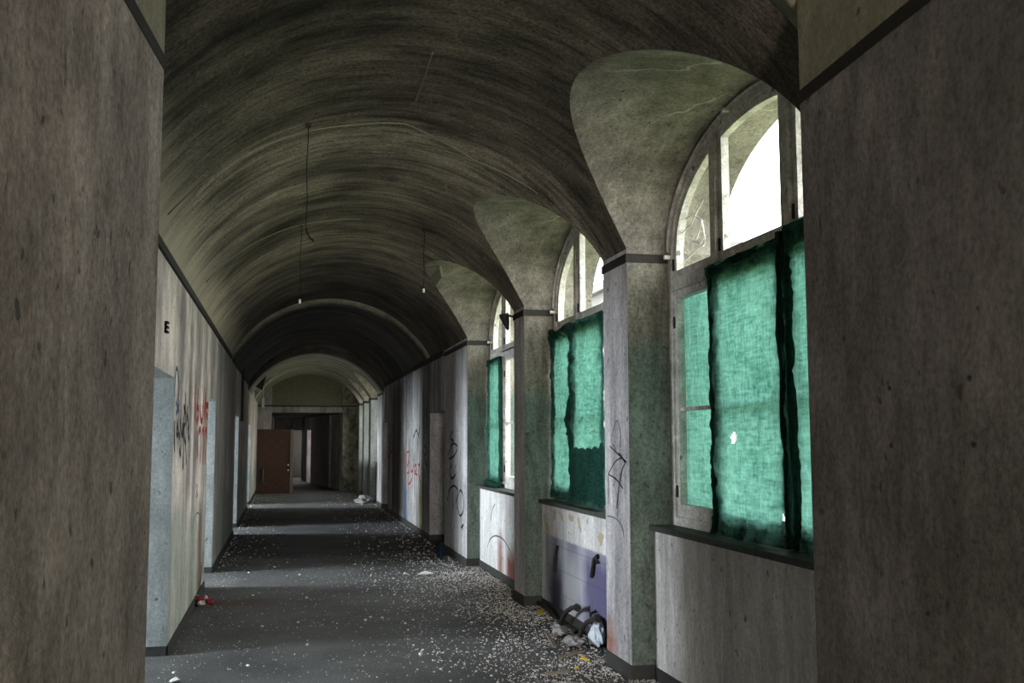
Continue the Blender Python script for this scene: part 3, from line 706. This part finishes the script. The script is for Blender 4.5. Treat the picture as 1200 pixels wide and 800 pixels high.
# ------------------------------------------------------------------ graffiti (sprayed paint on the walls)
def graffiti(label, strokes, x, colr, w=3.0, group=None, wy=None, lift=None):
    s = 1 if x == XL else -1; bm = B(); base = on(*strokes[0][0], 0, x)
    pts_all = []
    for st in strokes:
        P = [on(u, v, 0, x) for u, v in st]
        # smooth the polyline
        Q = []
        for i in range(len(P)-1):
            p0, p1, p2, p3 = P[max(i-1, 0)], P[i], P[i+1], P[min(i+2, len(P)-1)]
            for k in range(5):
                t = k/5; Q.append(.5*((2*p1)+(p2-p0)*t+(2*p0-5*p1+4*p2-p3)*t*t+(-p0+3*p1-3*p2+p3)*t**3))
        Q.append(P[-1]); prev = None; N = len(Q)
        for i, q in enumerate(Q):
            d = Q[min(i+1, N-1)]-Q[max(i-1, 0)]; d.x = 0
            if d.length < 1e-6: continue
            d.normalize(); side = Vector((0, -d.z, d.y)); ww = w/2*(.75+.5*abs(noise.noise((i*.3, st[0][0], 2))))
            a = bm.verts.new(q+side*ww+Vector((s*.0025, 0, 0))-base); b = bm.verts.new(q-side*ww+Vector((s*.0025, 0, 0))-base)
            if prev: bm.faces.new((prev[0], prev[1], b, a))
            prev = (a, b)
    o = obj('graffiti', bm, colr, recalc=False); o.location = base
    return tag(o, label, 'graffiti', group)
# left wall (zoomed coordinates, offset and scale)
graffiti('blue sprayed loop on the left wall just past the first door', Z(180, 360, 4, [[(98, 420), (100, 340), (106, 285), (114, 310), (118, 380), (112, 440)], [(104, 500), (114, 470), (120, 440)], [(104, 440), (112, 470), (118, 492)]]), XL, 'blue', .05)
graffiti('black scrawled tag on the left wall between blue loop and red letters', Z(180, 360, 4, [[(110, 530), (116, 590), (122, 610)], [(124, 520), (128, 580), (134, 600), (136, 540)], [(150, 400), (148, 470), (140, 530), (138, 640), (136, 760)], [(140, 460), (150, 500), (146, 560)], [(158, 460), (152, 560), (150, 640), (152, 740)], [(164, 550), (162, 600), (168, 620)], [(120, 660), (124, 700)], [(98, 530), (96, 600), (98, 680)], [(128, 640), (126, 700)], [(144, 540), (142, 600), (148, 640)], [(112, 540), (106, 590), (114, 600)], [(156, 500), (162, 540), (158, 580)]]), XL, 'black', .055)
graffiti('red dripping letters in two lines on the left wall before the second door', Z(180, 360, 4, [[(196, 365), (194, 440), (196, 540)], [(208, 380), (206, 450), (200, 480)], [(200, 540), (208, 520), (210, 480), (202, 460)], [(216, 450), (220, 520), (228, 530), (230, 460)], [(236, 370), (234, 440), (238, 520)], [(246, 400), (244, 470), (250, 520), (256, 460)], [(240, 460), (256, 460)],
   [(206, 580), (204, 650), (206, 700)], [(210, 590), (218, 570), (220, 620), (216, 730)], [(226, 590), (232, 570), (234, 640), (228, 735)], [(240, 590), (246, 575), (244, 650), (238, 735)], [(248, 540), (250, 620)]]), XL, 'red', .085)
graffiti('small black hook low on the left wall under the red letters', Z(180, 560, 4.6875, [[(228, 60), (236, 35), (240, 60), (234, 80), (242, 90), (232, 108)]]), XL, 'grey', .02)
graffiti('thin black arch line near the floor of the left wall beside the second door', Z(180, 560, 4.6875, [[(206, 300), (220, 230), (240, 190), (258, 230), (262, 330), (256, 450), (244, 690)]]), XL, 'grey', .02)
graffiti('brown spray run beside the arch line at the foot of the left wall', Z(180, 560, 4.6875, [[(268, 400), (262, 520), (250, 650), (240, 700)], [(262, 460), (256, 560), (240, 690)]]), XL, 'brown', .06)
# first pier
graffiti('black angular tag with crossed lines on the front of the nearest pier', Z(640, 380, 3.333, [[(250, 475), (315, 538)], [(285, 500), (310, 540)], [(300, 520), (272, 535), (244, 585)], [(244, 585), (275, 605), (302, 642)], [(310, 540), (292, 590), (276, 720)]]), XR, 'black', .013)
graffiti('faint grey loop above the angular tag on the nearest pier', Z(640, 380, 3.333, [[(290, 480), (292, 430), (278, 375), (262, 420), (258, 460), (275, 490)]]), XR, 'grey', .014)
graffiti('grey arc and drips under the angular tag on the nearest pier', Z(640, 380, 3.333, [[(240, 748), (268, 755), (295, 785), (305, 830)], [(246, 590), (244, 700)], [(300, 560), (284, 660), (280, 760)]]), XR, 'grey', .012)
# third pier
graffiti('black looping tag of stacked rings on the third pier', Z(500, 380, 2.857, [[(88, 355), (80, 380), (92, 390)], [(72, 440), (86, 400), (104, 410), (92, 440), (74, 450)], [(85, 400), (86, 445)], [(84, 470), (76, 490), (84, 515), (98, 500), (96, 470)], [(70, 590), (76, 555), (92, 540), (106, 560), (98, 600)], [(108, 575), (112, 555), (122, 570), (124, 620), (112, 640), (104, 610)], [(88, 560), (90, 620)], [(116, 680), (124, 670)], [(118, 672), (122, 686)]]), XR, 'black', .038)
# apron under the third window
graffiti('grey sprayed arch on the apron under the third window', Z(560, 560, 5, [[(58, 405), (72, 360), (104, 338), (150, 360), (190, 430), (206, 495)]]), XA, 'grey', .022)
graffiti('short black dash near the sill of the third window', Z(560, 560, 5, [[(102, 152), (88, 180), (76, 245)]]), XA, 'grey', .022)
# far right wall
graffiti('red scrawled letters on the right wall beyond the door niche', Z(370, 500, 5, [[(500, 230), (505, 200), (512, 215), (510, 280)], [(520, 180), (535, 150), (550, 145)], [(528, 170), (524, 260), (530, 300)], [(535, 230), (550, 200), (548, 260), (536, 270)], [(556, 210), (560, 260), (572, 250), (574, 215), (566, 300), (545, 335), (540, 310)], [(580, 230), (590, 225), (588, 255), (580, 270), (596, 280)], [(600, 225), (610, 220), (602, 270), (615, 330)]]), XR, 'red', .05)
graffiti('faint red strokes on the right wall between the far door opening and the red scrawl', Z(370, 500, 5, [[(420, 120), (425, 180), (440, 150), (455, 130), (460, 200)]]), XR, 'red', .05)
graffiti('black dripping strokes on the right wall above the red scrawl', Z(370, 500, 5, [[(575, 40), (568, 120), (572, 200)], [(612, 0), (600, 80), (602, 150)], [(575, 60), (590, 20), (605, 60)]]), XR, 'black', .05)
graffiti('black zigzag drip on the right wall just before the niche, right of the red scrawl', Z(370, 500, 5, [[(640, 105), (650, 140), (638, 180), (650, 230)]]), XR, 'black', .06)

# ------------------------------------------------------------------ radiator brackets and pipe stubs under the second window
for k, (pts, lb) in enumerate([([(653, 640), (650.5, 655), (650, 670)], 'black iron radiator bracket on the violet apron, the left one'), ([(693, 676), (696, 655), (699, 652), (700, 660)], 'black iron radiator bracket on the violet apron, next to the nearest pier')]):
    P = [on(u, v, 0, XA-.02) for u, v in pts]; t = thing('radiator_bracket', lb, 'bracket', P[0], 'radiator brackets under the second window')
    bm = B(); tube(bm, [q-P[0] for q in P], .016, 8); obj('arm', bm, 'metal', t)
    bm = B(); q = P[len(P)//2]-P[0]; tube(bm, [q+Vector((0, 0, 0)), q+Vector((.03, 0, 0))], .02, 8); obj('fixing', bm, 'metal', t)
o = thing('pipe_stub', 'cut radiator pipe rising from the rubble under the left bracket', 'pipe', on(660, 722, 0, 2.36), 'cut radiator pipes under the second window'); b0 = o.location
bm = B(); tube(bm, [on(u, v, 0, 2.36)-b0 for u, v in ((655, 735), (659, 724), (664, 716), (670, 712), (676, 711.5))], .020, 10); obj('pipe', bm, 'metal', o)
bm = B(); e = on(676, 711.5, 0, 2.36)-b0; tube(bm, [e+Vector((0, .015, .0)), e+Vector((0, -.03, -.002)), ], .030, 10); obj('collar', bm, 'metal', o)
o = thing('pipe_stub', 'cut radiator pipe curving up from the rubble beside the nearest pier', 'pipe', on(678, 736, 0, 2.34), 'cut radiator pipes under the second window'); b0 = o.location
bm = B(); tube(bm, [on(u, v, 0, 2.34)-b0 for u, v in ((679, 748), (682, 736), (688, 729), (694, 726), (700, 724))], .020, 10); obj('pipe', bm, 'metal', o)
bm = B(); e = on(700, 724, 0, 2.34)-b0; tube(bm, [e+Vector((0, .015, 0)), e+Vector((0, -.03, 0))], .030, 10); obj('collar', bm, 'metal', o)
bm = B(); e = on(692, 719, 0, 2.40)-b0; tube(bm, [e+Vector((0, 0, -.08)), e, e+Vector((.05, 0, .02))], .014, 8); obj('valve', bm, 'metal', o)
b0 = on(640, 716, 0, 2.42); bm = B(); tube(bm, [Vector(q)-b0 for q in (on(631, 706, 0, 2.42), on(642, 712, 0, 2.42), on(650, 722, 0, 2.42), on(661, 732, 0, 2.42), on(676, 742, 0, 2.40))], .022, 10)
o = obj('heating_pipe', bm, 'metal'); o.location = b0; tag(o, 'dark heating pipe lying along the foot of the violet apron', 'pipe')

# ------------------------------------------------------------------ rubbish on the floor
def crumple(name, label, cat, p, size, mat, seed, flatz=.6, group=None):
    bm = B(); bmesh.ops.create_icosphere(bm, subdivisions=3, radius=1)
    for v in bm.verts:
        k = 1+.55*noise.noise(v.co*1.6+Vector((seed, 0, 0)))+.3*noise.noise(v.co*4+Vector((0, seed, 0)))
        v.co = Vector((v.co.x*size[0], v.co.y*size[1], max(-.5, v.co.z)*size[2]))*k
    zmin = min(v.co.z for v in bm.verts)
    for v in bm.verts: v.co.z -= zmin
    o = obj(name, bm, mat); o.location = p; return tag(o, label, cat, group)
p = on(233, 708, 2, 0)
w = thing('crumpled_wrapper', 'crumpled red and white wrapper on the floor beside the left wall', 'rubbish', p)
for k, (dx, dy, s, mt) in enumerate([(0, 0, .055, 'crimson'), (.05, .06, .05, 'white'), (.10, -.02, .045, 'crimson'), (-.01, .12, .05, 'white'), (.09, .10, .04, 'crimson'), (.03, -.08, .035, 'white')]):
    bm = B(); bmesh.ops.create_icosphere(bm, subdivisions=2, radius=1)
    for v in bm.verts: q = 1+.6*noise.noise(v.co*2+Vector((k, 3, 0))); v.co = Vector((v.co.x*s*1.1, v.co.y*s*1.6, (v.co.z+.9)*s*.7))*q
    for v in bm.verts: v.co += Vector((dx, dy, 0)); v.co.z = max(v.co.z, 0)
    obj('white_fold' if mt == 'white' else 'red_fold', bm, 'chip' if mt == 'white' else mt, w)
def scrap(name, label, cat, pts, mat, group=None, th=.006, z=.012):
    P = [on(u, v, 2, z) for u, v in pts]; c = sum(P, Vector())/len(P); c.z = 0; bm = B()
    lo = [bm.verts.new(p-c+Vector((0, 0, .015*(i % 2)-.004))) for i, p in enumerate(P)]; hi = [bm.verts.new(v.co+Vector((0, 0, th))) for v in lo]
    bm.faces.new(lo); bm.faces.new(hi)
    for i in range(len(P)): j = (i+1) % len(P); bm.faces.new((lo[i], lo[j], hi[j], hi[i]))
    o = obj(name, bm, mat); o.location = c; return tag(o, label, cat, group)
scrap('paper_scrap', 'white strip of paper lying on the lit floor below the third pier', 'paper', [(489, 672.5), (498, 670), (508, 671), (507, 673), (499, 673.5), (491, 674)], 'white')
scrap('paper_scrap', 'small white paper in the bottom left corner by the left wall', 'paper', [(199, 797), (206, 795.5), (211, 796), (209, 798.5), (200, 799)], 'white')
scrap('yellow_scrap', 'folded yellow and white scrap beside the second pier', 'rubbish', [(629, 717), (636, 714), (637, 719), (630, 719.5)], 'yellow', z=.03)
scrap('yellow_strip', 'thin yellow strip in the rubble before the nearest pier', 'rubbish', [(680, 771.5), (682, 770.5), (692, 774), (691, 775.5)], 'yellow', z=.02)
scrap('yellow_chip', 'yellow chip nearest the camera in the pale rubble', 'rubbish', [(673, 783), (676, 782), (676, 785), (674, 785.5)], 'yellow', z=.02)
crumple('blue_bag', 'crumpled dark blue bag at the foot of the third pier', 'rubbish', on(516.5, 652, 2, 0), (.07, .12, .10), 'bluebag', 3)
crumple('plastic_sheet', 'crumpled pale blue plastic against the nearest pier', 'rubbish', on(700, 757, 2, 0), (.05, .10, .12), 'plasticgrey', 8)
crumple('green_bottle', 'crushed green plastic scrap behind the nearest pier foot', 'rubbish', on(707, 751, 2, 0), (.03, .05, .05), 'green', 11)
crumple('grey_rag', 'pale grey rag in the rubble between the two pipe stubs', 'rubbish', on(672, 757, 2, 0), (.07, .10, .05), 'rag', 14)
crumple('grey_rag', 'pale crumpled rag at the start of the pipe stub rubble', 'rubbish', on(655, 745, 2, 0), (.06, .09, .05), 'rag', 19)
crumple('white_bag', 'bundle of white plastic at the far foot of the right wall', 'rubbish', on(427, 589, 2, 0), (.2, .35, .11), 'rag', 23)
# loose laths in the rubble
for k, (a, b, lb) in enumerate([((640, 740), (650, 758), 'grey lath slanting down through the rubble under the left pipe stub'), ((655, 770), (684, 763), 'grey lath lying across the rubble before the pipe stubs'), ((640, 790), (668, 786), 'dark splinter lying flat in the pale rubble at the bottom of the photo')]):
    p, q = on(*a, 2, .02), on(*b, 2, .05); bm = B(); d = (q-p); side = d.cross(Vector((0, 0, 1))).normalized()*.014
    vs = []
    for c in (Vector(), d):
        for s in (side, -side):
            for h in (-.006, .010): vs.append(bm.verts.new(c+s+Vector((0, 0, h))))
    for f in ((0, 1, 3, 2), (4, 6, 7, 5), (0, 4, 5, 1), (2, 3, 7, 6), (0, 2, 6, 4), (1, 5, 7, 3)): bm.faces.new([vs[i] for i in f])
    o = obj('wood_lath', bm, 'timber'); o.location = p; tag(o, lb, 'lath', 'laths in the rubble')
# plaster chips: countless
bm = B(); n = 0
def chip(x, y, s):
    a = rnd.random()*6.28; t = rnd.uniform(.25, .6)
    pts = [(math.cos(a+k*2.09+rnd.uniform(-.5, .5))*s*rnd.uniform(.6, 1.2), math.sin(a+k*2.09+rnd.uniform(-.5, .5))*s*rnd.uniform(.6, 1.2)) for k in range(3)]
    lo = [bm.verts.new((x+p, y+q, 0)) for p, q in pts]; tp = bm.verts.new((x+rnd.uniform(-.3, .3)*s, y+rnd.uniform(-.3, .3)*s, s*t+.002)); t2 = [bm.verts.new((x+p*.8, y+q*.8, s*t*rnd.uniform(.3, 1.3)+.002)) for p, q in pts]
    for i in range(3): j = (i+1) % 3; bm.faces.new((lo[i], lo[j], t2[j], t2[i])); bm.faces.new((t2[i], t2[j], tp))
    tp.co.z += s*.15
while n < 14000:
    y = 4.2+10.5*rnd.random()**1.15; x = rnd.uniform(XL+.03, 2.44)
    bay = any(a <= y <= b for a, b in BAYS)
    if x > XR-.03 and not bay: continue
    dens = .03+.97*max(0, (x-.35)/1.95)**3.2*(1. if y < 12.5 else .5)
    dens *= .35+1.3*max(0, noise.noise((x*1.6, y*1.1, 4.))+.35)
    if x < XL+.28: dens = max(dens, .07)
    if rnd.random() < dens: chip(x, y, rnd.choice((.003, .004, .005, .005, .006, .007, .009, .012))*(.9 if x > 1 else .65) if rnd.random() < .985 else .018); n += 1
for _ in range(1300):
    y = rnd.uniform(14.5, 32); s = rnd.random()**2.5; x = XL+.05+s*.8 if rnd.random() < .35 else XR-.05-s*1.3
    chip(x, y, rnd.uniform(.006, .018))
o = obj('debris', bm, 'chip', recalc=False); tag(o, 'pale plaster chips strewn over the dark floor, thickest under the windows', 'debris', kind='stuff')

# ------------------------------------------------------------------ outside
bm = B(); box(bm, 2.9, 90, -40, 140, -.6, -.5); struct('ground', bm, 'lawn')
bd = bpy.data.objects.new('exterior_building', None); C.objects.link(bd); bd['kind'] = 'structure'; bd.location = (15, 36, -.5)
bm = B(); box(bm, 0, 10, 0, 60, 0, 9.2); obj('facade', bm, 'stone', bd)
bm = B(); box(bm, -.4, 10, -.4, 60, 9.2, 9.6); box(bm, -.2, 10, -.2, 60, 5.0, 5.25); obj('cornice', bm, 'stone', bd)
for k in range(10):
    bm = B(); box(bm, -.05, .05, 2+k*5.5, 3.4+k*5.5, 5.9, 8.1); obj('opening', bm, 'plain', bd)

# ------------------------------------------------------------------ light
W = bpy.data.worlds.new('overcast'); bpy.context.scene.world = W; W.use_nodes = True
bg = W.node_tree.nodes['Background']; bg.inputs[0].default_value = (.95, .98, 1, 1); bg.inputs[1].default_value = 9.5
def area(name, loc, rot, sx, sy, power, colr=(1, 1, 1), portal=False, spread=PI):
    l = bpy.data.lights.new(name, 'AREA'); l.shape = 'RECTANGLE'; l.size = sx; l.size_y = sy; l.energy = power; l.color = colr; l.spread = spread
    if portal: l.cycles.is_portal = True
    o = bpy.data.objects.new(name, l); C.objects.link(o); o.location = loc; o.rotation_euler = rot; return o
for a, b in BAYS+FARBAYS: area('window_portal', (XO+.05, (a+b)/2, 2.35), (0, PI/2, 0), 2.8, b-a, 1, portal=True)
for k, w in enumerate(WINS): area('room_daylight', (-5.05, w, 1.65), (0, -PI/2, 0), 1.7, 1.4, [430, 640, 560, 700][k], (.82, .93, 1))
area('passage_fill', (-.25, -8.05, 1.8), (PI/2, 0, 0), 1.6, 2.1, 850, (1, .94, .87))  # unseen fill lamp added at the passage end to brighten the near walls
area('end_room_daylight', (.6, 45.9, 1.6), (-PI/2, 0, 0), .8, 1.2, 22, (1, .95, .9))
area('side_fill', (1.75, 39.6, 1.2), (0, PI/2, 0), 1.2, .7, 22, (1, .95, .95))  # lamp added behind the dark side gap to lift the low passage

s = bpy.context.scene
s.view_settings.view_transform = 'Standard'; s.view_settings.look = 'None'; s.view_settings.gamma = 1; s.view_settings.use_curve_mapping = False
s.view_settings.exposure = 0.2
s.cycles.max_bounces = 10; s.cycles.diffuse_bounces = 6; s.cycles.transparent_max_bounces = 12
